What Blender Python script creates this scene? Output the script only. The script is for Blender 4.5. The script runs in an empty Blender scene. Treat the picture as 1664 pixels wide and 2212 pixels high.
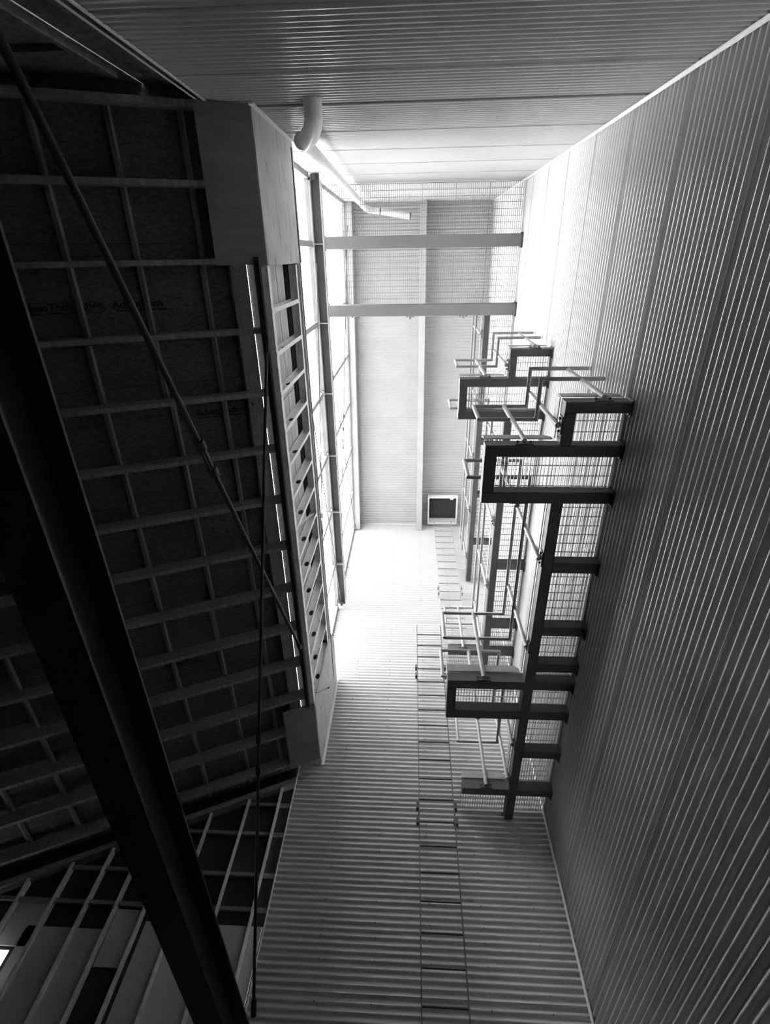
import bpy, bmesh, math, random
from mathutils import Vector, Matrix
random.seed(7)
S = bpy.context.scene
COL = S.collection

# ------------------------------------------------------------------ camera
F_PX, W_PX, H_PX = 1096.7, 1664.0, 2212.0
cam_d = bpy.data.cameras.new('camera'); cam = bpy.data.objects.new('camera', cam_d); COL.objects.link(cam)
cam_d.sensor_fit = 'HORIZONTAL'; cam_d.sensor_width = 36.0; cam_d.lens = 36.0 * F_PX / W_PX
cam_d.clip_start = 0.05; cam_d.clip_end = 300
vy = Vector((36.0, 2167.0, F_PX)); vz = Vector((59.0, -556.0, F_PX))     # forward and zenith vanishing directions
Zc = vz.normalized(); Yc = (vy - Zc * vy.dot(Zc)).normalized(); Xc = Yc.cross(Zc)
right = Vector((Xc.x, Yc.x, Zc.x)); down = Vector((Xc.y, Yc.y, Zc.y)); fwd = Vector((Xc.z, Yc.z, Zc.z))
cam.matrix_world = Matrix(((right.x, -down.x, -fwd.x, 0), (right.y, -down.y, -fwd.y, 0), (right.z, -down.z, -fwd.z, 0), (0, 0, 0, 1)))
S.camera = cam

# ------------------------------------------------------------------ sky and exposure
SKY = 18.5
wd = bpy.data.worlds.new('sky'); S.world = wd; wd.use_nodes = True
wd.node_tree.nodes['Background'].inputs[0].default_value = (1, 1, 1, 1)
wd.node_tree.nodes['Background'].inputs[1].default_value = SKY
S.view_settings.view_transform = 'Standard'; S.view_settings.look = 'None'
S.view_settings.exposure = 0.0; S.view_settings.gamma = 1.0; S.view_settings.use_curve_mapping = False
try:
    S.cycles.max_bounces = 12; S.cycles.diffuse_bounces = 8; S.cycles.transparent_max_bounces = 12
except Exception: pass

# ------------------------------------------------------------------ materials
def mat(name, v, rough=.55, metal=0.0, var=.12, scale=6.0, stretch=(1, 1, 1), bump=0.0, bscale=60.0, spec=.35):
    m = bpy.data.materials.new(name); m.use_nodes = True; nt = m.node_tree; N = nt.nodes; L = nt.links
    b = N['Principled BSDF']; b.inputs['Roughness'].default_value = rough; b.inputs['Metallic'].default_value = metal
    b.inputs['Specular IOR Level'].default_value = spec
    tc = N.new('ShaderNodeTexCoord'); mp = N.new('ShaderNodeMapping'); mp.inputs['Scale'].default_value = stretch
    L.new(tc.outputs['Object'], mp.inputs[0])
    n = N.new('ShaderNodeTexNoise'); n.inputs['Scale'].default_value = scale; n.inputs['Detail'].default_value = 5
    L.new(mp.outputs[0], n.inputs['Vector'])
    r = N.new('ShaderNodeMapRange'); r.inputs[1].default_value = .3; r.inputs[2].default_value = .7
    r.inputs[3].default_value = v * (1 - var); r.inputs[4].default_value = v * (1 + var)
    L.new(n.outputs[0], r.inputs[0]); L.new(r.outputs[0], b.inputs['Base Color'])
    if bump:
        n2 = N.new('ShaderNodeTexNoise'); n2.inputs['Scale'].default_value = bscale; n2.inputs['Detail'].default_value = 3
        L.new(mp.outputs[0], n2.inputs['Vector'])
        bp = N.new('ShaderNodeBump'); bp.inputs['Strength'].default_value = bump; bp.inputs['Distance'].default_value = .004
        L.new(n2.outputs[0], bp.inputs['Height']); L.new(bp.outputs[0], b.inputs['Normal'])
    return m

def plywood(name, v):
    m = mat(name, v, .7, 0, .12, 4.0, (.6, 1, .6)); nt = m.node_tree; N = nt.nodes; L = nt.links
    b = N['Principled BSDF']; src = b.inputs['Base Color'].links[0].from_socket
    tc = N.new('ShaderNodeTexCoord'); mp = N.new('ShaderNodeMapping'); mp.inputs['Scale'].default_value = (5, 1.1, 7)
    L.new(tc.outputs['Object'], mp.inputs[0])
    n = N.new('ShaderNodeTexNoise'); n.inputs['Scale'].default_value = 2.2; n.inputs['Detail'].default_value = 4; n.inputs['Distortion'].default_value = .4
    L.new(mp.outputs[0], n.inputs[0])
    r = N.new('ShaderNodeMapRange'); r.inputs[1].default_value = .56; r.inputs[2].default_value = .68
    r.inputs[3].default_value = 1.0; r.inputs[4].default_value = .5; L.new(n.outputs[0], r.inputs[0])
    m2 = N.new('ShaderNodeMath'); m2.operation = 'MULTIPLY'; L.new(src, m2.inputs[0]); L.new(r.outputs[0], m2.inputs[1])
    L.new(m2.outputs[0], b.inputs['Base Color'])
    return m

def pane_mat():
    m = bpy.data.materials.new('translucent_sheet'); m.use_nodes = True; nt = m.node_tree; N = nt.nodes; L = nt.links
    for n in list(N): N.remove(n)
    o = N.new('ShaderNodeOutputMaterial'); t = N.new('ShaderNodeBsdfTransparent'); tr = N.new('ShaderNodeBsdfTranslucent')
    tc = N.new('ShaderNodeTexCoord'); w = N.new('ShaderNodeTexWave'); w.wave_type = 'BANDS'; w.bands_direction = 'Y'
    w.inputs['Scale'].default_value = 14; L.new(tc.outputs['Object'], w.inputs[0])
    r = N.new('ShaderNodeMapRange'); r.inputs[3].default_value = .80; r.inputs[4].default_value = .92; L.new(w.outputs[1], r.inputs[0])
    L.new(r.outputs[0], t.inputs[0]); tr.inputs[0].default_value = (.8, .8, .8, 1)
    mx = N.new('ShaderNodeMixShader'); mx.inputs[0].default_value = .25
    L.new(t.outputs[0], mx.inputs[1]); L.new(tr.outputs[0], mx.inputs[2]); L.new(mx.outputs[0], o.inputs[0])
    return m

M = {
    'clad':   mat('white_corrugated_steel', .43, .2, 0, .05, 1.2, spec=.8),
    'trim':   mat('white_trim_steel', .72, .45, 0, .05, 2),
    'steel':  mat('dark_painted_steel', .06, .5, 0, .2, 5),
    'pipe':   mat('grey_pipe_steel', .24, .42, .1, .15, 9),
    'grate':  mat('galvanised_grating', .20, .45, .2, .15, 9),
    'lsteel': mat('pale_painted_steel', .42, .5, 0, .06, 3),
    'black':  mat('black_painted_steel', .015, .55, 0, .3, 5),
    'galv':   mat('galvanised_stud_steel', .78, .4, .1, .15, 14),
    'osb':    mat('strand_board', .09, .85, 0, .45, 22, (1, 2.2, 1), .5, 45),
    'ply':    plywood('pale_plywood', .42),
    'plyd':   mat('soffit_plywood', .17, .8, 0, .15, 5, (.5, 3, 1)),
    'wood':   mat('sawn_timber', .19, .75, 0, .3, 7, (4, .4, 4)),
    'board':  mat('pale_sawn_board', .45, .75, 0, .3, 7, (4, .4, 4)),
    'midst':  mat('grey_painted_steel', .17, .5, 0, .08, 3),
    'conc':   mat('concrete', .10, .85, 0, .2, 2.5),
    'dark':   mat('flat_black', .025, .8, 0, .3, 6),
    'pvc':    mat('white_plastic_pipe', .78, .35, 0, .04, 3),
    'foil':   mat('pale_flexible_duct', .72, .4, 0, .1, 30, bump=.6, bscale=80),
    'print':  mat('black_ink', .02, .9, 0, .2, 8),
    'mark':   mat('white_sticker', .8, .6, 0, .1, 8),
    'gyp':    mat('grey_wall_board', .42, .9, 0, .12, 1.5),
    'ground': mat('gravel_ground', .25, .95, 0, .25, .8),
    'frame':  mat('grey_window_frame', .28, .5, 0, .1, 4),
    'pane':   pane_mat(),
}

# ------------------------------------------------------------------ mesh helpers
class MB:
    def __init__(s): s.v = []; s.f = []; s.smooth = []
    def add(s, vs, fs, sm=False):
        o = len(s.v); s.v += [tuple(p) for p in vs]; s.f += [tuple(i + o for i in f) for f in fs]; s.smooth += [sm] * len(fs)
    def box(s, x0, x1, y0, y1, z0, z1):
        s.add([(x0,y0,z0),(x1,y0,z0),(x1,y1,z0),(x0,y1,z0),(x0,y0,z1),(x1,y0,z1),(x1,y1,z1),(x0,y1,z1)],
              [(0,3,2,1),(4,5,6,7),(0,1,5,4),(1,2,6,5),(2,3,7,6),(3,0,4,7)]); return s
    def prism(s, poly, axis, a, b):
        """poly: 2-D outline in the two other axes; extruded along axis from a to b"""
        def P(p, t): return {'x': (t, p[0], p[1]), 'y': (p[0], t, p[1]), 'z': (p[0], p[1], t)}[axis]
        n = len(poly); s.add([P(p, a) for p in poly] + [P(p, b) for p in poly],
            [tuple(range(n))[::-1], tuple(range(n, 2 * n))] + [(i, (i + 1) % n, (i + 1) % n + n, i + n) for i in range(n)]); return s
    def tube(s, pts, r, n=10, cap=True):
        pts = [Vector(p) for p in pts]; rings = []
        d0 = (pts[1] - pts[0]).normalized(); up = Vector((0, 0, 1)) if abs(d0.z) < .9 else Vector((1, 0, 0))
        a = d0.cross(up).normalized(); b = a.cross(d0)
        frame = [pts[0] + r * (math.cos(t) * a + math.sin(t) * b) for t in [2 * math.pi * i / n for i in range(n)]]
        rings.append(frame)
        for i in range(1, len(pts)):
            din = (pts[i] - pts[i-1]).normalized()
            nrm = din if i == len(pts) - 1 else (din + (pts[i+1] - pts[i]).normalized()).normalized()
            frame = [p + din * ((pts[i] - p).dot(nrm) / din.dot(nrm)) for p in rings[-1]]; rings.append(frame)
        vs = [p for rg in rings for p in rg]
        fs = [(k*n+i, k*n+(i+1) % n, (k+1)*n+(i+1) % n, (k+1)*n+i) for k in range(len(rings)-1) for i in range(n)]
        s.add(vs, fs, True)
        if cap:
            s.add(rings[0], [tuple(range(n))[::-1]]); s.add(rings[-1], [tuple(range(n))])
        return s
    def mesh(s, name, off=(0, 0, 0)):
        me = bpy.data.meshes.new(name); ox, oy, oz = off
        me.from_pydata([(x-ox, y-oy, z-oz) for x, y, z in s.v], [], s.f); me.update()
        me.polygons.foreach_set('use_smooth', s.smooth)
        bm = bmesh.new(); bm.from_mesh(me); bmesh.ops.recalc_face_normals(bm, faces=bm.faces); bm.to_mesh(me); bm.free()
        return me

WORLD = {}
def wl(o): return WORLD.get(o.name, Vector((0, 0, 0))) if o else Vector((0, 0, 0))
def tag(o, label=None, cat=None, group=None, kind=None):
    if label: o['label'] = label
    if cat: o['category'] = cat
    if group: o['group'] = group
    if kind: o['kind'] = kind
    return o
def empty(name, loc, parent=None):
    o = bpy.data.objects.new(name, None); o.empty_display_size = .1; COL.objects.link(o)
    o.parent = parent; loc = Vector(loc); o.location = loc - wl(parent); WORLD[o.name] = loc; return o
def obj(name, mb, m, parent=None, loc=None):
    """one mesh object; vertices are given in world space, origin at loc (default: centre of the shape's base)"""
    if loc is None:
        xs, ys, zs = zip(*mb.v); loc = ((min(xs)+max(xs))/2, (min(ys)+max(ys))/2, min(zs))
    loc = Vector(loc); me = mb.mesh(name, loc); me.materials.append(M[m])
    o = bpy.data.objects.new(name, me); COL.objects.link(o); o.parent = parent
    o.location = loc - wl(parent); WORLD[o.name] = loc; return o
def piece(name, me, parent, loc, rot=None):
    o = bpy.data.objects.new(name, me); COL.objects.link(o); o.parent = parent
    o.location = Vector(loc) - wl(parent); WORLD[o.name] = Vector(loc)
    if rot: o.rotation_euler = rot
    return o
def shared(name, mb, m):
    me = mb.mesh(name); me.materials.append(M[m]); return me
def B(*a): return MB().box(*a)

# ------------------------------------------------------------------ measured planes of the place (metres from the eye)
XE, XW, XC = 1.90, -1.62, -1.32          # east wall, clerestory, curb face
XL = -1.64                               # west end of the cladding below the curb
YN, YS = -1.12, 6.93                     # wall behind the camera, wall ahead
FL = -1.6                                # floor
def zc(y): return 12.92 + .124 * (YS - y)   # underside of the sloping shaft roof
SL = .455                                # pitch of the low roof
def zr(x, up=0): return 5.08 + up + SL * (x - XC)
PITCH, AMP = .0723, .014

def corr_profile(n_ribs, seg=10):
    return [(i / seg * PITCH, AMP * math.cos(2 * math.pi * i / seg)) for i in range(n_ribs * seg + 1)]

def cladding(parent, axis, a0, a1, plane, sign, z0, z1, ribs=14, seams=()):
    """horizontal ribbed sheets; axis = run direction; sign = which way the room lies"""
    h = ribs * PITCH; k = 0; cuts = [a0] + list(seams) + [a1]
    z = z0
    while z < z1 - .01:
        top = min(z + h, z1); nr = max(1, round((top - z) / PITCH))
        prof = corr_profile(nr)
        for c in range(len(cuts) - 1):
            s, e = cuts[c] + (.0015 if c else 0), cuts[c+1]
            mb = MB(); vs = []
            for (dz, d) in prof:
                p = plane + sign * (d + .005 * (1 - dz / h) + .003 * (c % 2))
                zz = z + dz
                for t in (s, e): vs.append((t, p, zz) if axis == 'x' else (p, t, zz))
            n = len(prof)
            mb.add(vs, [(2*i, 2*i+1, 2*i+3, 2*i+2) for i in range(n - 1)], True)
            p = plane + sign * (prof[0][1] + .005); q = plane - sign * .02    # turned edge at the foot of the sheet
            vs = [(s, p, z), (e, p, z), (e, q, z), (s, q, z)] if axis == 'x' else [(p, s, z), (p, e, z), (q, e, z), (q, s, z)]
            mb.add(vs, [(0, 1, 2, 3)])
            obj('cladding_sheet', mb, 'clad', parent)
        z = top

def screws(parent, pts, nrm):
    mb = MB()
    for p in pts:
        p = Vector(p); mb.tube([p - Vector(nrm) * .004, p + Vector(nrm) * .006], .007, 6)
    o = obj('screw_heads', mb, 'steel', parent); o['kind'] = 'stuff'

def struct(name, mb, m, label=None, cat=None):
    o = obj(name, mb, m); o['kind'] = 'structure'
    if label: tag(o, label, cat)
    return o

# ------------------------------------------------------------------ setting
struct('ground', B(-60, 60, -60, 60, FL - .35, FL - .3), 'ground', 'gravel ground outside the building', 'ground')
struct('floor', B(-7.2, 2.1, -1.35, 7.3, FL - .12, FL), 'conc', 'bare concrete floor of the building', 'floor')

wn = struct('wall_north', B(XL, XE + .12, YN - .12, YN - .04, FL, 14.2), 'clad', 'corrugated white metal wall behind and overhead at top of picture', 'wall')
for za, zb_ in ((FL, -.735), (-.735, .277), (.277, 1.289), (1.289, 2.302), (2.302, 3.314), (3.314, 4.326), (4.326, 5.122)): cladding(wn, 'x', XL, XE, YN, 1, za, zb_)
cladding(wn, 'x', XC - .28, XE, YN, 1, 5.122 + .05, zc(YN) + .05)
we = struct('wall_east', B(XE + .04, XE + .12, YN - .04, YS + .04, FL, 14.2), 'clad', 'corrugated white metal wall carrying the catwalks', 'wall')
cladding(we, 'y', YN, YS, XE, -1, FL, 14.0, seams=(2.79,))
ws = struct('wall_south', B(XL, XE + .12, YS + .04, YS + .12, FL, 13.2), 'clad', 'corrugated white metal wall carrying the two ladders', 'wall')
cladding(ws, 'x', XL, XE, YS, -1, FL, 13.0)
pts = []
for x in (-.97, -.36, .26, .88, 1.5):
    z = FL + .5 * PITCH
    k = 0
    while z < 12.8:
        pts.append((x + random.uniform(-.01, .01), YS - .012, z + PITCH * .5 - .004)); k += 1
        z += PITCH * (3 if k % 3 else 2)
screws(ws, pts, (0, -1, 0))

# shaft roof: ribbed sheets running east-west, laid on a slope
ce = empty('ceiling', (0, 3, 13.0)); tag(ce, 'sloping white corrugated roof at the head of the shaft', 'ceiling', kind='structure')
slope_len = YS - YN; nsheet = 8
for k in range(nsheet):
    ya = YS - k * slope_len / nsheet; yb = YS - (k + 1) * slope_len / nsheet
    nr = 14; mb = MB(); vs = []; n = nr * 10 + 1
    for i in range(n):
        t = i / (n - 1); y = ya + (yb - ya) * t
        z = zc(y) + .007 * math.cos(2 * math.pi * i / 10) - .004 * (1 - t)
        vs += [(-1.66, y, z), (XE + .02, y, z)]
    mb.add(vs, [(2*i, 2*i+1, 2*i+3, 2*i+2) for i in range(n - 1)], True)
    obj('roof_sheet', mb, 'clad', ce)
mb = MB(); mb.add([(-1.8, YN - .2, zc(YN) + .14), (XE + .2, YN - .2, zc(YN) + .14), (XE + .2, YS + .2, zc(YS) + .06), (-1.8, YS + .2, zc(YS) + .06),
                   (-1.8, YN - .2, zc(YN) + .2), (XE + .2, YN - .2, zc(YN) + .2), (XE + .2, YS + .2, zc(YS) + .12), (-1.8, YS + .2, zc(YS) + .12)],
                  [(0,3,2,1),(4,5,6,7),(0,1,5,4),(1,2,6,5),(2,3,7,6),(3,0,4,7)])
obj('roof_deck', mb, 'clad', ce)
pts = []
for x in (-1.25, -.65, -.05, .55, 1.2):
    y = YN + .2
    while y < YS - .1:
        pts.append((x, y, zc(y) - .006)); y += PITCH * 5
screws(ce, pts, (0, 0, -1))

# corner trims
def angle_trim(name, x, y, sx, sy, z0, z1, w=.022, t=.006):
    mb = MB().box(min(x, x+sx*w), max(x, x+sx*w), min(y, y+sy*t), max(y, y+sy*t), z0, z1)
    mb.box(min(x, x+sx*t), max(x, x+sx*t), min(y, y+sy*w), max(y, y+sy*w), z0, z1)
    return struct(name, mb, 'trim')
angle_trim('trim_1', XE - .018, YN + .018, -1, 1, FL, zc(YN) - .02)
angle_trim('trim_2', XE - .018, YS - .018, -1, -1, FL, zc(YS) - .02)
struct('trim_3', MB().box(XL - .004, XL + .012, YN + .012, YN + .022, FL, 5.06).box(XL - .062, XL - .052, YN + .012, YN + .02, FL, 4.9), 'trim')
struct('trim_4', B(XL - .012, XL, YS - .03, YS + .04, FL, 5.10), 'trim')
struct('trim_5', B(XC, XC + .045, YS - .03, YS - .016, 5.10, 6.86), 'trim')
struct('trim_6', B(XC, XC + .04, YN + .016, YN + .03, 5.02, 6.67), 'trim')
struct('trim_7', MB().box(XC, XE, YS - .022, YS - .012, zc(YS) - .05, zc(YS) - .012), 'trim')

# ------------------------------------------------------------------ curb wall of the shaft (west): studs, tracks, plywood
cw = empty('wall_west', (XC, 2.8, 5.08)); tag(cw, 'steel stud curb wall between low roof and clerestory windows', 'wall', kind='structure')
obj('bottom_track', MB().box(XC - .004, XC, .08, 5.6, 5.08, 5.16).box(XC - .10, XC - .004, .08, 5.6, 5.08, 5.085), 'galv', cw)
obj('top_track', MB().box(XC - .004, XC, .08, 5.6, 6.33, 6.40).box(XC - .10, XC - .004, .08, 5.6, 6.395, 6.40), 'galv', cw)
st = MB().box(-.003, 0, -.022, .022, 0, 1.3).box(-.10, 0, .019, .022, 0, 1.3).box(-.10, -.097, -.022, .022, 0, 1.3)
stm = shared('stud', st, 'galv')
for i in range(14): piece('stud', stm, cw, (XC + .003, .46 + .397 * i, 5.085))
hm = shared('punched_hole', MB().prism([(.03*math.cos(t), .055*math.sin(t)) for t in [k*math.pi/6 for k in range(12)]], 'y', -.001, .001), 'dark')
for i in range(14): piece('punched_hole', hm, cw, (XC - .05, .46 + .397 * i + .017, 5.62 + .02 * (i % 3)))
for k in range(3):
    obj('top_plate', B(XC - .12, XC + .004 * k, -1.05, 6.6, 6.42 + .065 * k, 6.48 + .065 * k), 'steel' if k != 1 else 'pipe', cw)
obj('plywood_panel', B(XC - .012, XC + .008, YN + .02, .07, 5.08, 6.67), 'ply', cw)
obj('plywood_panel', MB().prism([(5.60, 5.10), (6.90, 5.08), (6.90, 6.85), (6.02, 6.85), (5.60, 6.60)], 'x', XC - .012, XC + .008), 'ply', cw)
for (z0, z1, m) in ((5.46, 5.80, 'board'), (5.82, 6.14, 'board'), (6.44, 6.62, 'wood')):
    for (y0, y1) in ((-1.0, 1.42), (1.43, 3.85), (3.86, 6.28)):
        obj('board', B(XC - .14, XC - .105, y0, y1, z0, z1), m, cw)
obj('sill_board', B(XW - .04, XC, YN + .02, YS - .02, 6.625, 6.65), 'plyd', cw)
# outer leaf of the curb wall, seen from below through the slot in the soffit
obj('outer_sheathing', B(XW - .05, XW - .03, YN, YS, 5.62, 6.65), 'osb', cw)
obj('outer_track', MB().box(XW - .03, XW + .04, -.0, 6.3, 5.60, 5.604).box(XW + .037, XW + .04, 0, 6.3, 5.60, 5.64), 'galv', cw)
os_ = shared('outer_stud', MB().box(-.03, .035, -.02, .02, 0, .004).box(-.03, .035, .017, .02, 0, 1.0).box(.032, .035, -.02, .02, 0, 1.0), 'galv')
for i in range(13): piece('outer_stud', os_, cw, (XW, .45 + .44 * i, 5.606))
obj('blocking_board', B(XW - .065, XW - .045, YN, YS, 5.08, 5.596), 'osb', cw)
obj('rim_beam', MB().box(XC - .105, XC - .06, -.0, 5.62, 5.02, 5.08).box(XC - .105, XC - .10, 0, 5.62, 5.0, 5.3), 'black', cw)
obj('diagonal_strap', B(-.018, .018, -.003, .003, -.53, .53), 'galv', cw, (0, 0, 0)).matrix_local = Matrix.Translation(Vector((-1.365, 3.11, 5.95)) - wl(cw)) @ Matrix.Rotation(-math.atan2(.334, 1.02), 4, 'X')
# soffit plywood under the roof edge at both ends
def sloped(x0, x1, y0, y1, up, t):
    mb = MB(); mb.add([(x0, y0, zr(x0, up)), (x1, y0, zr(x1, up)), (x1, y1, zr(x1, up)), (x0, y1, zr(x0, up)),
                       (x0, y0, zr(x0, up + t)), (x1, y0, zr(x1, up + t)), (x1, y1, zr(x1, up + t)), (x0, y1, zr(x0, up + t))],
                      [(0,3,2,1),(4,5,6,7),(0,1,5,4),(1,2,6,5),(2,3,7,6),(3,0,4,7)]); return mb

# ------------------------------------------------------------------ low sloping roof over the dark bay
rw = empty('ceiling_west', (-3.2, 3, zr(-3.2))); tag(rw, 'dark pitched timber roof underside with rafters and strand board', 'ceiling', kind='structure')
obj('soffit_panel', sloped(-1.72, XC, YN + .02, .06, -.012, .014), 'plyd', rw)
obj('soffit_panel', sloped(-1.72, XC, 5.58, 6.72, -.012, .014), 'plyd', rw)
XF = -7.0
rl = math.hypot(1, SL)
def rafter_mesh():
    a = -1.42; mb = MB()
    for (dz, x0, x1, w0, w1) in ((0, XF, a, -.024, .024),):
        mb.add([(x0-a, -.022, SL*(x0-a)), (0, -.022, 0), (0, .022, 0), (x0-a, .022, SL*(x0-a)),
                (x0-a, -.022, SL*(x0-a)+.17), (0, -.022, .17), (0, .022, .17), (x0-a, .022, SL*(x0-a)+.17)],
               [(0,3,2,1),(4,5,6,7),(0,1,5,4),(1,2,6,5),(2,3,7,6),(3,0,4,7)])
    return shared('rafter', mb, 'wood')
rm = rafter_mesh()
for y in [-1.08, -.55] + [.03 + .6 * i for i in range(11)] + [6.66]:
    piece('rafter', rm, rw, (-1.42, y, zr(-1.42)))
# joist nails / purlins laid over the rafters, staggered at their joints
for i in range(11):
    x = -1.88 - .49 * i
    if x < XF + .2: break
    y = YN; k = 0
    while y < YS:
        L = random.choice((1.2, 1.8, 2.4)); e = min(y + L, YS)
        dx = .035 * (k % 2) * (1 if i % 2 else -.4)
        if e - y > .1:
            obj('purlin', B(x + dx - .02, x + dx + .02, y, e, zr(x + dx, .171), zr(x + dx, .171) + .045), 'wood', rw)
        y = e; k += 1
x = -1.68; row = 0
while x > XF + .1:
    x2 = max(x - 2.2, XF); y = YN - .2 - (.6 if row % 2 else 0)
    while y < YS:
        e = min(y + 1.20, YS + .1); s = max(y, YN - .2)
        if e - s > .1:
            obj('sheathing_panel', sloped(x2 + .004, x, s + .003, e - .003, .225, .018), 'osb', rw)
        y += 1.20
    x = x2; row += 1

obj('light_stop_sheet', sloped(XF - .1, -1.69, YN - .25, YS + .2, .25, .03), 'dark', rw)  # unseen sheet added to stop daylight leaking through the panel gaps
def text_part(s, size, x, y, up, parent, sx=1.0, bold=0):
    cu = bpy.data.curves.new('print', 'FONT'); cu.body = s; cu.size = size; cu.align_x = 'CENTER'; cu.align_y = 'CENTER'
    cu.offset = bold; cu.shear = .15 if bold else 0
    tmp = bpy.data.objects.new('tmp', cu); COL.objects.link(tmp)
    dg = bpy.context.evaluated_depsgraph_get(); me = bpy.data.meshes.new_from_object(tmp.evaluated_get(dg))
    bpy.data.objects.remove(tmp); me.name = 'print'; me.materials.clear(); me.materials.append(M['print'])
    e1 = Vector((1, 0, SL)).normalized(); e2 = Vector((0, -1, 0)); n = e1.cross(e2)
    o = bpy.data.objects.new('printed_mark', me); COL.objects.link(o); o.parent = parent
    loc = Vector((x, y, zr(x, up))) - wl(parent)
    o.matrix_local = Matrix(((e1.x*sx, e2.x, n.x, loc.x), (e1.y*sx, e2.y, n.y, loc.y), (e1.z*sx, e2.z, n.z, loc.z), (0, 0, 0, 1)))
    return o
def oval(x, y, rx, ry, up, parent):
    e1 = Vector((1, 0, SL)).normalized(); c = Vector((x, y, zr(x, up))); mb = MB(); n = 24
    for (k0, k1) in ((.86, 1.0),):
        vs = []
        for i in range(n):
            t = 2 * math.pi * i / n
            for k in (k0, k1): vs.append(c + e1 * (rx * k * math.cos(t)) + Vector((0, -ry * k * math.sin(t), 0)))
        mb.add(vs, [(2*i, 2*i+1, (2*i+3) % (2*n), (2*i+2) % (2*n)) for i in range(n)])
    obj('printed_oval', mb, 'print', parent)
    text_part('HUBER', ry * .85, x, y - ry * .32, up, parent, bold=.002); text_part('WOOD', ry * .7, x, y + ry * .45, up, parent)
UP = .2225
for (x, y, w) in ((-2.455, .36, 1), (-3.12, .36, 1), (-1.98, 1.40, 1), (-2.80, 4.46, 1), (-4.1, 2.9, 1)):
    text_part('AdvanTech', .085, x, y, UP, rw, 1.08, .004)
    obj('printed_bar', sloped(x - .17, x + .22, y + .042, y + .056, UP - .001, .0005), 'print', rw)
for (x, y) in ((-2.77, .375), (-3.26, .375), (-2.31, 1.41)): oval(x, y, .085, .05, UP, rw)
for (x, y, s) in ((-2.14, .33, '23/32'), (-1.76, .36, 'APA\nRATED'), (-3.06, 1.41, 'SIZED FOR SPACING'), (-1.72, 1.38, 'THIS SIDE\nDOWN'), (-2.45, 4.44, 'T&G'), (-2.5, 1.38, 'EXPOSURE 1')):
    text_part(s, .042, x, y, UP, rw)

# stud walls closing the dark bay
sw = empty('wall_south_west', (-4.3, YS + .1, FL)); tag(sw, 'unfinished stud wall in the dark bay', 'wall', kind='structure')
def zt(x): return zr(x, -.0)
for i, x in enumerate((-1.83, -2.26, -2.74, -3.14, -3.5, -3.87, -4.3, -4.75, -5.2, -5.7, -6.2, -6.7)):
    obj('stud', MB().box(x - .022, x + .022, YS - .0, YS + .004, FL, zt(x) - .12).box(x - .022, x - .018, YS, YS + .13, FL, zt(x) - .12), 'galv', sw)
mb = MB(); a, b = XF, -1.45
mb.add([(a, YS - .0, zt(a) - .10), (b, YS - .0, zt(b) - .10), (b, YS + .13, zt(b) - .10), (a, YS + .13, zt(a) - .10),
        (a, YS - .0, zt(a) - .02), (b, YS - .0, zt(b) - .02), (b, YS + .13, zt(b) - .02), (a, YS + .13, zt(a) - .02)],
       [(0,3,2,1),(4,5,6,7),(0,1,5,4),(1,2,6,5),(2,3,7,6),(3,0,4,7)])
obj('top_plate', mb, 'wood', sw)
for z in (4.50, 4.09, 3.58, 3.2):
    xl = max(XF, XC + (z - 5.08) / SL + .15)
    obj('blocking', B(xl, XL - .03, YS + .05, YS + .09, z - .02, z + .02), 'wood', sw)
# sheathing behind the studs, leaving a window hole
WX0, WX1, WZ0, WZ1 = -5.3, -4.56, 2.2, 2.72
mb = MB().box(WX1, XL, YS + .13, YS + .15, FL, 5.3).box(XF - .1, WX0, YS + .13, YS + .15, FL, 5.3)
mb.box(WX0, WX1, YS + .13, YS + .15, FL, WZ0).box(WX0, WX1, YS + .13, YS + .15, WZ1, 5.3)
obj('sheathing', mb, 'dark', sw)
for (x0, x1, z0, z1) in ((-3.10, -1.70, FL, 3.05), (-3.50, -3.16, 2.6, 3.16), (-4.50, -3.52, FL, 2.95), (-4.75, -4.35, 2.75, 3.2)):
    obj('wall_board', B(x0, x1, YS + .105, YS + .125, z0, z1), 'gyp', sw)
nw = empty('wall_north_west', (-4.3, YN - .05, FL)); tag(nw, 'dark framed wall in the bay behind the camera', 'wall', kind='structure')
for (x0, x1) in ((XF - .1, -2.118), (-2.105, XL)):
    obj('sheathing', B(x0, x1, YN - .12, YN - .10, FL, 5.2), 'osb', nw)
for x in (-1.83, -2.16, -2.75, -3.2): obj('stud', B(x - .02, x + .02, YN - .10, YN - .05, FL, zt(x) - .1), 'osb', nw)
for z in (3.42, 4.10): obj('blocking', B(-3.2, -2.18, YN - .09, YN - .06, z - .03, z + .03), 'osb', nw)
obj('gusset_plate', B(-2.0, -1.92, YN - .10, YN - .092, 3.1, 3.75), 'steel', nw)
struct('wall_far_west', B(XF - .1, XF, -1.35, 7.1, FL, 2.85), 'gyp', 'board wall at the low end of the dark bay', 'wall')

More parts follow.
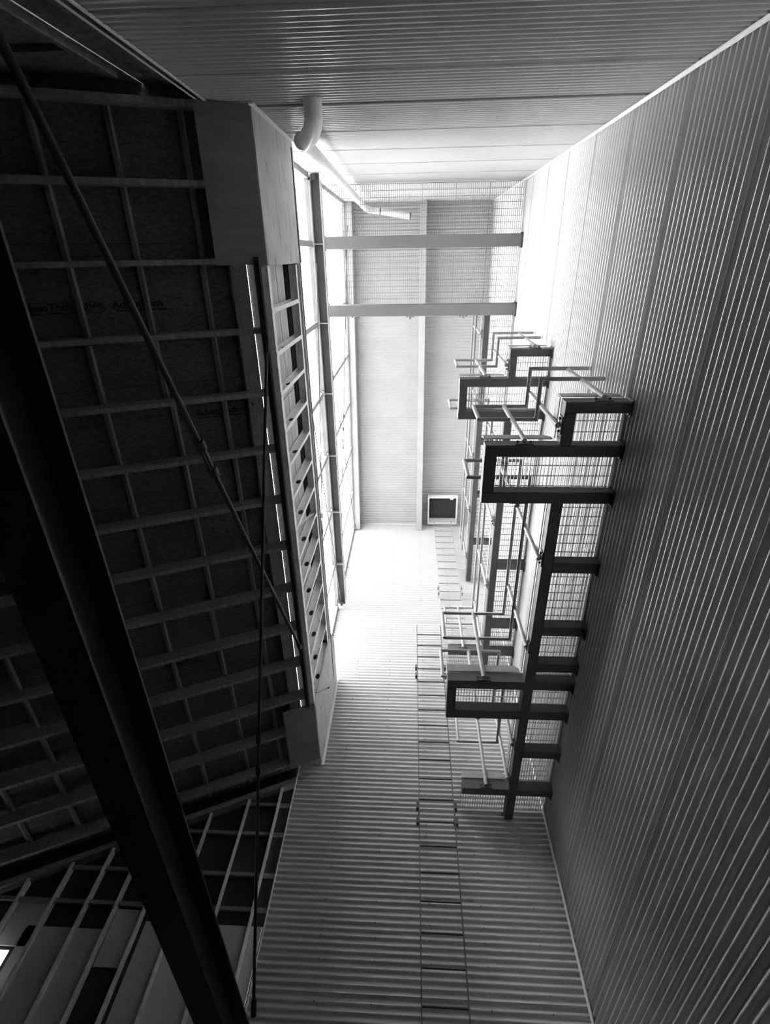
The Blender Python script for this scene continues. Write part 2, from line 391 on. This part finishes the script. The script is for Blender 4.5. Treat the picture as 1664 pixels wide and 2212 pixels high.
# ------------------------------------------------------------------ clerestory windows
MY = [-1.08, -.17, 1.01, 2.20, 3.38, 4.57, 5.80, 6.86]
def clerestory(name, za, zb, label):
    """za, zb: functions of y"""
    o = empty(name, (XW, 2.9, za(3))); tag(o, label, 'window', kind='structure')
    for y in MY: obj('mullion', B(XW - .02, XW + .06, y - .04, y + .04, za(y), zb(y)), 'frame', o)
    for (f, h) in ((za, .05), (zb, -.05)):
        mb = MB(); y0, y1 = MY[0], MY[-1]; A0, A1 = f(y0), f(y1)
        q = sorted((0, h))
        mb.add([(XW-.02, y0, A0+q[0]), (XW+.05, y0, A0+q[0]), (XW+.05, y1, A1+q[0]), (XW-.02, y1, A1+q[0]),
                (XW-.02, y0, A0+q[1]), (XW+.05, y0, A0+q[1]), (XW+.05, y1, A1+q[1]), (XW-.02, y1, A1+q[1])],
               [(0,3,2,1),(4,5,6,7),(0,1,5,4),(1,2,6,5),(2,3,7,6),(3,0,4,7)])
        obj('frame_rail', mb, 'frame', o)
    for i in range(len(MY) - 1):
        a, b = MY[i] + .03, MY[i+1] - .03; mb = MB()
        mb.add([(XW, a, za(a)+.05), (XW, b, za(b)+.05), (XW, b, zb(b)-.05), (XW, a, zb(a)-.05)], [(0, 1, 2, 3)])
        obj('pane', mb, 'pane', o)
clerestory('window_1', lambda y: 6.65, lambda y: 8.96, 'lower row of white translucent clerestory panes above the stud curb')
clerestory('window_2', lambda y: 9.14, lambda y: zc(y) - .42, 'upper row of white translucent clerestory panes below the roof')
def band(f0, f1, x0, x1):
    mb = MB(); y0, y1 = YN, YS
    mb.add([(x0, y0, f0(y0)), (x1, y0, f0(y0)), (x1, y1, f0(y1)), (x0, y1, f0(y1)), (x0, y0, f1(y0)), (x1, y0, f1(y0)), (x1, y1, f1(y1)), (x0, y1, f1(y1))],
           [(0,3,2,1),(4,5,6,7),(0,1,5,4),(1,2,6,5),(2,3,7,6),(3,0,4,7)]); return mb
struct('trim_8', band(lambda y: zc(y) - .42, lambda y: zc(y) + .1, XW - .06, XW - .01), 'trim')
struct('trim_9', MB().box(XW - .06, XW + .0, YN - .02, MY[0] - .03, 6.65, 13.6).box(XW - .06, XW, MY[-1] + .03, YS + .02, 6.65, 12.9), 'trim')

# wind girt: wide-flange section laid flat in front of the panes; shaded web and lit edges put into its colours
g = empty('wind_girt', (-1.48, 2.9, 8.97)); tag(g, 'grey steel wind girt laid flat across the clerestory windows', 'beam')
obj('web', B(-1.545, -1.405, -1.02, 6.74, 9.045, 9.055), 'steel', g)
obj('flange', B(-1.557, -1.545, -1.02, 6.74, 8.97, 9.13), 'lsteel', g)
obj('flange', B(-1.405, -1.393, -1.02, 6.74, 8.97, 9.13), 'lsteel', g)
stf = shared('stiffener', B(-.07, .07, -.005, .005, 0, .07), 'lsteel')
for y in MY[1:-1]: piece('stiffener', stf, g, (-1.475, y, 8.975))
brk = shared('bracket', MB().prism([(-.04, -.02), (.04, -.02), (.04, .02), (-.04, .02)], 'z', 0, .10), 'lsteel')
for y in MY[1:-1]: piece('bracket', brk, g, (-1.575, y, 9.0))
for y in (-1.02, 6.74):
    s = 1 if y > 0 else -1
    obj('end_cleat', MB().box(-1.54, -1.41, min(y, y + s*.10), max(y, y + s*.10), 9.0, 9.04).box(-1.50, -1.45, min(y, y+s*.06), max(y, y+s*.06), 8.88, 9.0), 'steel', g)

# roof beams
def ibeam_y(name, xc_, w, zf, depth, y0, y1, m, label, cat='beam', tf=.014, tw=.01):
    o = empty(name, (xc_, (y0+y1)/2, zf((y0+y1)/2))); tag(o, label, cat)
    def slab(x0, x1, d0, d1):
        mb = MB(); mb.add([(x0, y0, zf(y0)+d0), (x1, y0, zf(y0)+d0), (x1, y1, zf(y1)+d0), (x0, y1, zf(y1)+d0),
                           (x0, y0, zf(y0)+d1), (x1, y0, zf(y0)+d1), (x1, y1, zf(y1)+d1), (x0, y1, zf(y1)+d1)],
                          [(0,3,2,1),(4,5,6,7),(0,1,5,4),(1,2,6,5),(2,3,7,6),(3,0,4,7)]); return mb
    obj('flange', slab(xc_-w/2, xc_+w/2, 0, tf), m, o); obj('web', slab(xc_-tw/2, xc_+tw/2, tf, depth-tf), m, o)
    obj('flange', slab(xc_-w/2, xc_+w/2, depth-tf, depth), m, o); return o
ibeam_y('roof_beam', .25, .155, lambda y: zc(y) - .40, .38, YN + .03, YS - .03, 'lsteel', 'pale steel beam down the middle of the shaft roof')
ibeam_y('roof_beam', -1.51, .21, lambda y: zc(y) - .42, .40, YN + .03, YS - .03, 'lsteel', 'pale steel edge beam above the clerestory windows')
zb = 1.80
bb = ibeam_y('floor_beam', -1.544 - .128, .256, lambda y: zb, .3215, -1.05, 6.90, 'black', 'massive black steel beam crossing the dark bay diagonally in view', tf=.016, tw=.011)

# ------------------------------------------------------------------ brace rods
def rod(p, q, r, m, label, group, turn=None, tr=.03):
    p, q = Vector(p), Vector(q); o = empty('brace_rod', p if p.z < q.z else q); tag(o, label, 'rod', group)
    obj('rod', MB().tube([p, q], r, 8), m, o)
    d = (q - p).normalized()
    if turn is not None:
        c = p.lerp(q, turn); L = .13; side = d.cross(Vector((1, 0, 0))).normalized()
        mb = MB()
        for s in (-1, 1): mb.tube([c - d*L + side*s*r*1.4, c + d*L + side*s*r*1.4], r*.55, 6)
        for s in (-1, 1): mb.tube([c + d*s*(L - .03), c + d*s*(L + .05)], r*1.9, 8)
        obj('turnbuckle', mb, m, o)
    for e, s in ((p, 1), (q, -1)): obj('clevis', MB().tube([e, e + d*s*.12], r*1.7, 8), m, o)
    return o
G1 = 'brace rods of the dark bay'; G2 = 'thin brace rods in front of the panes'
rod((-1.40, -.95, 2.04), (-1.40, 4.50, 4.99), .019, 'black', 'dark brace rod with turnbuckle rising from upper left past black beam', G1, .40)
rod((-1.362, .70, 4.94), (-1.362, 6.05, 1.955), .015, 'black', 'dark brace rod hanging almost straight down beside the stud curb', G1, .625)
rod((-1.49, .73, 7.0), (-1.49, 6.70, 8.95), .009, 'steel', 'thin rod rising along lower panes to far girt end', G2)
rod((-1.52, .1, 8.95), (-1.52, 5.7, 7.2), .009, 'steel', 'thin rod falling along lower panes from near girt end', G2, .72)
rod((-1.52, .75, 9.3), (-1.52, 6.7, 12.3), .009, 'steel', 'thin rod rising along upper panes to far roof corner', G2)
rod((-1.49, -.6, 13.2), (-1.49, 5.9, 9.3), .009, 'steel', 'thin rod falling along upper panes from near roof corner', G2, .6)

# ------------------------------------------------------------------ catwalks
def grating(x0, x1, y0, y1, z, parent, hole=None):
    mb = MB(); n = max(2, round((x1 - x0) / .034))
    for i in range(n + 1):
        x = x0 + (x1 - x0) * i / n; 
        if hole and abs(x - hole[0]) < hole[2]:
            mb.box(x - .0022, x + .0022, y0, hole[1] - hole[2], z, z + .03); mb.box(x - .0022, x + .0022, hole[1] + hole[2], y1, z, z + .03); continue
        mb.box(x - .0022, x + .0022, y0, y1, z, z + .03)
    m = max(1, round((y1 - y0) / .1))
    for j in range(m + 1):
        y = y0 + (y1 - y0) * j / m; y = min(max(y, y0 + .003), y1 - .003); 
        if hole and abs(y - hole[1]) < hole[2] and x0 < hole[0] + hole[2] and x1 > hole[0] - hole[2]:
            if hole[0] - hole[2] > x0: mb.box(x0, hole[0] - hole[2], y - .003, y + .003, z + .018, z + .029)
            if hole[0] + hole[2] < x1: mb.box(hole[0] + hole[2], x1, y - .003, y + .003, z + .018, z + .029)
            continue
        mb.box(x0, x1, y - .003, y + .003, z + .018, z + .029)
    return obj('grating_panel', mb, 'grate', parent)
def beam(x0, x1, y0, y1, zb, h, parent, m='steel', name='support_beam'):
    mb = MB(); c = .008; zt = zb + h
    # rolled section with eased lower edges, along the longer side
    if x1 - x0 > y1 - y0: mb.prism([(y0, zt), (y0, zb + c), (y0 + c, zb), (y1 - c, zb), (y1, zb + c), (y1, zt)], 'x', x0, x1)
    else: mb.prism([(x0, zt), (x0, zb + c), (x0 + c, zb), (x1 - c, zb), (x1, zb + c), (x1, zt)], 'y', y0, y1)
    o = obj(name, mb, m, parent)
    if abs(x1 - (XE - .03)) < 1e-6 and x1 - x0 > y1 - y0:      # end plate bolted to the wall
        p = MB().prism([(y0 - .02, zb - .03), (y1 + .02, zb - .03), (y1 + .02, zt - .02), (y0 - .02, zt - .02)], 'x', XE - .03, XE - .018)
        for (dy, dz) in ((.0, .0), (y1 - y0, 0)): p.tube([(XE - .03, y0 + dy, zb - .01 + dz), (XE - .045, y0 + dy, zb - .01 + dz)], .012, 6)
        obj('end_plate', p, 'steel', o)
    return o
R_RAIL, R_POST = .021, .024
def guard(parent, path, posts, zd, close=(True, True), zb=0.1, off=.05):
    """path: plan points of the rail line; posts: (x, y, nx, ny) with outward normal of the face they are bolted to"""
    tr, mr = zd + 1.07, zd + .57
    g = obj('guardrail', MB().tube([(x, y, tr) for x, y in path], R_RAIL), 'pipe', parent)
    obj('mid_rail', MB().tube([(x, y, mr) for x, y in path], R_RAIL), 'pipe', g)
    for k, e in ((0, path[0]), (1, path[-1])):
        if close[k]: obj('end_post', MB().tube([(e[0], e[1], mr), (e[0], e[1], tr)], R_RAIL), 'pipe', g)
    for (x, y, nx, ny) in posts:
        px, py = x + nx * .034, y + ny * .034
        obj('post', MB().tube([(px, py, zd - .10), (px, py, tr)], R_POST), 'pipe', g)
        tx, ty = abs(ny), abs(nx)
        a = MB().box(x - tx*.08 + min(0, nx*.01), x + tx*.08 + max(0, nx*.01), y - ty*.08 + min(0, ny*.01), y + ty*.08 + max(0, ny*.01), zd - .12, zd - .03)
        for s in (-1, 1):
            c = Vector((x + tx*s*.058 + nx*.008, y + ty*s*.058 + ny*.008, zd - .075)); a.tube([c, c + Vector((nx, ny, 0))*.018], .013, 6)
        obj('post_bracket', a, 'steel', g)
def toe(parent, x0, x1, y0, y1, zd, clip=None):
    """upright kick plate; clip = which end has the cut corner"""
    z0, z1 = zd + .01, zd + .115
    if x1 - x0 > y1 - y0:
        p = [(x0, z0), (x1, z0), (x1, z1 - (.05 if clip else 0)), (x1 - (.06 if clip else 0), z1), (x0, z1)]
        obj('toe_board', MB().prism(p, 'y', y0, y1), 'pipe', parent)
    else: obj('toe_board', MB().box(x0, x1, y0, y1, z0, z1), 'pipe', parent)

XS0, XS1 = 1.325, 1.435     # stringer
def outer_landing(c, z, h, m):
    """the stepped landing at the near end: beams A to E"""
    beam(XS0, XE - .03, 1.145, 1.245, z, h, c, m); beam(XS0, XS1 - .01, 1.245, 1.535, z, h, c, m)
    beam(.67, XE - .03, 1.535, 1.645, z, h, c, m); beam(.67, .78, 1.645, 1.995, z, h, c, m); beam(.67, XE - .03, 1.995, 2.11, z, h, c, m)
    zd = z + h
    grating(XS0 + .01, XE - .03, 1.15, 1.56, zd, c); grating(.68, XE - .03, 1.575, 2.10, zd, c)
    toe(c, XS0 - .01, XE - .06, 1.128, 1.136, zd, True); toe(c, XS0 - .018, XS0 - .01, 1.14, 1.515, zd); toe(c, .67, XS0 - .03, 1.517, 1.525, zd, True)
    guard(c, [(XE - .03, 1.10), (1.265, 1.10), (1.265, 1.505), (.69, 1.505)], [(1.65, 1.145, 0, -1), (XS0, 1.36, -1, 0), (1.02, 1.535, 0, -1)], zd, (False, True))

# --- first level
z1, h1 = 4.36, .135; zd = z1 + h1
c1 = empty('catwalk', (1.4, 4, z1)); tag(c1, 'lowest black steel catwalk with grating, along the corrugated wall', 'catwalk', 'catwalks along the wall')
outer_landing(c1, z1, h1, 'steel')
beam(XS0, XS1, 2.11, YS - .02, z1, h1, c1)
for (y0, y1, xa) in ((2.77, 2.89, XS1), (3.58, 3.70, XS1), (4.10, 4.22, XS1), (5.54, 5.66, XS1)): beam(xa, XE - .03, y0, y1, z1, h1, c1)
beam(.45, XE - .03, 4.38, 4.50, z1 - .001, h1, c1); beam(.45, XE - .03, 4.85, 4.98, z1 - .001, h1, c1); beam(.45, .555, 4.50, 4.85, z1 - .001, h1, c1)
beam(.72, XE - .03, 6.28, 6.40, z1 - .001, h1, c1)
for (y0, y1) in ((2.12, 3.64), (3.645, 4.37), (4.995, 5.62), (5.625, 6.285)): grating(XS0 + .01, XE - .03, y0, y1, zd, c1)
grating(.46, XE - .03, 4.39, 4.97, zd, c1); grating(.73, XE - .03, 6.295, YS - .03, zd, c1)
toe(c1, .69, XS0 - .03, 2.118, 2.126, zd); toe(c1, XS0 - .018, XS0 - .01, 2.13, 4.35, zd); toe(c1, .45, XS0 - .03, 4.362, 4.37, zd, True)
toe(c1, .45, XS0 - .03, 4.988, 4.996, zd); toe(c1, XS0 - .018, XS0 - .01, 5.0, 6.25, zd); toe(c1, .72, XS0 - .03, 6.262, 6.27, zd, True)
guard(c1, [(.62, 2.14), (1.27, 2.14), (1.27, 4.35), (.45, 4.35)], [(1.02, 2.11, 0, 1), (XS0, 2.74, -1, 0), (XS0, 3.88, -1, 0), (.86, 4.38, 0, -1)], zd)
guard(c1, [(.45, 5.01), (1.27, 5.01), (1.27, 6.25), (.72, 6.25)], [(.84, 4.98, 0, 1), (XS0, 5.45, -1, 0), (XS0, 6.10, -1, 0), (1.03, 6.28, 0, -1)], zd)

# --- second level
z2, h2 = 7.10, .135; zd = z2 + h2
c2 = empty('catwalk', (1.4, 4, z2)); tag(c2, 'middle dark grey steel catwalk with grating, above the lowest one', 'catwalk', 'catwalks along the wall')
outer_landing(c2, z2, h2, 'steel')
beam(XS0, XS1, 2.11, YS - .02, z2, h2, c2)
for (y0, y1) in ((3.3, 3.41), (4.52, 4.65), (5.74, 5.87)): beam(XS1, XE - .03, y0, y1, z2, h2, c2)
beam(.71, XE - .03, 6.38, 6.50, z2 - .001, h2, c2)
for (y0, y1) in ((2.12, 3.35), (3.355, 4.58), (4.585, 5.80), (5.805, 6.37)): grating(XS0 + .01, XE - .03, y0, y1, zd, c2)
grating(.72, XE - .03, 6.39, YS - .03, zd, c2)
toe(c2, XS0 - .018, XS0 - .01, 2.13, 6.35, zd); toe(c2, .71, XS0 - .03, 6.362, 6.37, zd, True)
guard(c2, [(.62, 2.14), (1.27, 2.14), (1.27, 6.35), (.71, 6.35)], [(1.02, 2.11, 0, 1), (XS0, 2.55, -1, 0), (XS0, 3.76, -1, 0), (XS0, 4.98, -1, 0), (XS0, 6.18, -1, 0), (.98, 6.38, 0, -1)], zd)

# --- top level: platform behind plus walkway along the wall
z3, h3 = 9.95, .20; zd = z3 + h3
c3 = empty('catwalk', (0.6, 3, z3)); tag(c3, 'topmost pale steel platform and walkway just below the roof', 'catwalk', 'catwalks along the wall')
beam(-1.53, XE - .03, -.30, -.10, z3, h3, c3, 'midst'); beam(-1.53, XE - .03, .81, 1.01, z3, h3, c3, 'midst')
for y in (-.20, .91):
    obj('end_cleat', MB().box(-1.545, -1.53, y - .12, y + .12, z3 + .02, z3 + .18), 'black', c3)
nx = 6; w = (XE - .03 + 1.54) / nx
for i in range(nx): grating(-1.54 + i * w + .006, -1.54 + (i + 1) * w - .006, YN + .04, 1.02, zd, c3, (-.99, -.90, .085))
beam(XS0, XS1, 1.01, YS - .06, z3 + .04, .16, c3, 'steel')
for y in (2.2, 3.4, 4.6, 5.78): beam(XS1, XE - .03, y, y + .11, z3 + .06, .14, c3, 'steel')
for (y0, y1) in ((1.025, 2.26), (2.265, 3.46), (3.465, 4.66), (4.665, 5.84), (5.845, YS - .03)): grating(XS0 + .01, XE - .03, y0, y1, zd, c3)
toe(c3, XS0 - .018, XS0 - .01, 1.05, YS - .4, zd); toe(c3, -1.38, XS0 - .03, 1.016, 1.024, zd)
guard(c3, [(-1.36, 1.05), (1.27, 1.05), (1.27, YS - .5)], [(-1.05, 1.01, 0, 1), (-.03, 1.01, 0, 1), (.95, 1.01, 0, 1), (XS0, 1.34, -1, 0), (XS0, 2.56, -1, 0), (XS0, 3.78, -1, 0), (XS0, 5.02, -1, 0), (XS0, 6.22, -1, 0)], zd, (True, True))

# ------------------------------------------------------------------ ladders
def ladder(x0, x1, y, z0, z1, brackets, label, m):
    o = empty('wall_ladder', ((x0+x1)/2, y, z0)); tag(o, label, 'ladder', 'wall ladders')
    for x in (x0, x1): obj('side_rail', B(x - .006, x + .006, y - .028, y + .028, z0, z1), m, o)
    rm_ = shared('rung', MB().tube([(x0, 0, 0), (x1, 0, 0)], .0125, 8), m)
    k = 0; z = z0 + .2
    while z < z1 - .02: piece('rung', rm_, o, (0, y, z)); z += .308
    for zb in brackets:
        for x, s in ((x0, -1), (x1, 1)):
            mb = MB().box(min(x, x+s*.012), max(x, x+s*.012), y - .03, YS - .02, zb, zb + .05).box(min(x, x+s*.04), max(x, x+s*.04), y - .04, y + .04, zb - .14, zb - .06).box(min(x, x+s*.04), max(x, x+s*.04), y - .04, y + .04, zb + .06, zb + .14)
            obj('wall_bracket', mb, m, o)
ladder(.155, .625, 6.67, FL, 8.10, (1.5, 4.25, 6.85), 'long grey ladder on the corrugated wall, rising past lowest catwalk', 'steel')
ladder(.665, 1.135, 6.68, 7.26, 12.62, (9.35,), 'pale ladder on the corrugated wall leading to the roof hatch', 'pipe')

# ------------------------------------------------------------------ roof hatch
rh = empty('roof_hatch', (.91, 6.42, 12.7)); tag(rh, 'square black roof hatch in white frame above the pale ladder', 'hatch')
hx0, hx1, hy0, hy1, hz = .53, 1.28, 6.02, 6.78, 12.74
mb = MB()
for (a, b, c, d) in ((hx0-.035, hx1+.035, hy0-.035, hy0), (hx0-.035, hx1+.035, hy1, hy1+.05), (hx0-.035, hx0, hy0, hy1), (hx1, hx1+.035, hy0, hy1)): mb.box(a, b, c, d, hz, hz + .16)
obj('frame', mb, 'trim', rh); obj('lid', B(hx0, hx1, hy0, hy1, hz + .10, hz + .13), 'dark', rh)
obj('inner_lip', B(hx0, hx1, hy1 - .10, hy1, hz + .012, hz + .10), 'lsteel', rh)
obj('sticker', MB().prism([(1.10, 6.08), (1.15, 6.05), (1.21, 6.08), (1.19, 6.11), (1.12, 6.11)], 'z', hz + .096, hz + .0995), 'mark', rh)

# ------------------------------------------------------------------ vent pipe
vp = empty('vent_pipe', (-.9, -.9, 5.2)); tag(vp, 'white vent pipe with elbow rising up the corrugated wall', 'pipe')
pts = [(-.80, YN + .01, 5.02), (-.80, -1.02, 5.02)]
for k in range(1, 9):
    t = k / 8 * math.pi / 2; pts.append((-.80 - .17 * (1 - math.cos(t)) , -1.02 + .12 * math.sin(t), 5.02 + .30 * (1 - math.cos(t)) + .12 * math.sin(t)))
obj('elbow', MB().tube(pts, .075, 16), 'pvc', vp)
obj('riser', MB().tube([(-.97, -.90, 5.40), (-1.0, -.90, 12.55)], .058, 16), 'pvc', vp)
obj('collar', MB().tube([(-.97, -.90, 5.36), (-.97, -.90, 5.52)], .070, 16), 'pvc', vp)
dp = [(-1.0, -.90, 12.5), (-.98, -.89, 12.66), (-.90, -.87, 12.74), (-.7, -.85, 12.74), (-.4, -.80, 12.72), (-.05, -.74, 12.75)]
obj('flexible_duct', MB().tube(dp, .065, 14), 'foil', vp)
for k in (2, 3, 5): 
    p = Vector(dp[k]); d = Vector((1, .1, 0)).normalized(); obj('clamp_band', MB().tube([p - d*.012, p + d*.012], .070, 14), 'steel', vp)

# ------------------------------------------------------------------ small bits
cs = empty('conduit_stub', (-1.30, 5.49, 5.17)); tag(cs, 'short bent conduit stub poking out beside the far plywood panel', 'conduit')
obj('conduit', MB().tube([(-1.335, 5.46, 5.15), (-1.30, 5.50, 5.19), (-1.22, 5.63, 5.38), (-1.175, 5.65, 5.43)], .008, 8), 'pipe', cs)
obj('end_cap', MB().tube([(-1.185, 5.645, 5.418), (-1.168, 5.653, 5.438)], .012, 8), 'black', cs)
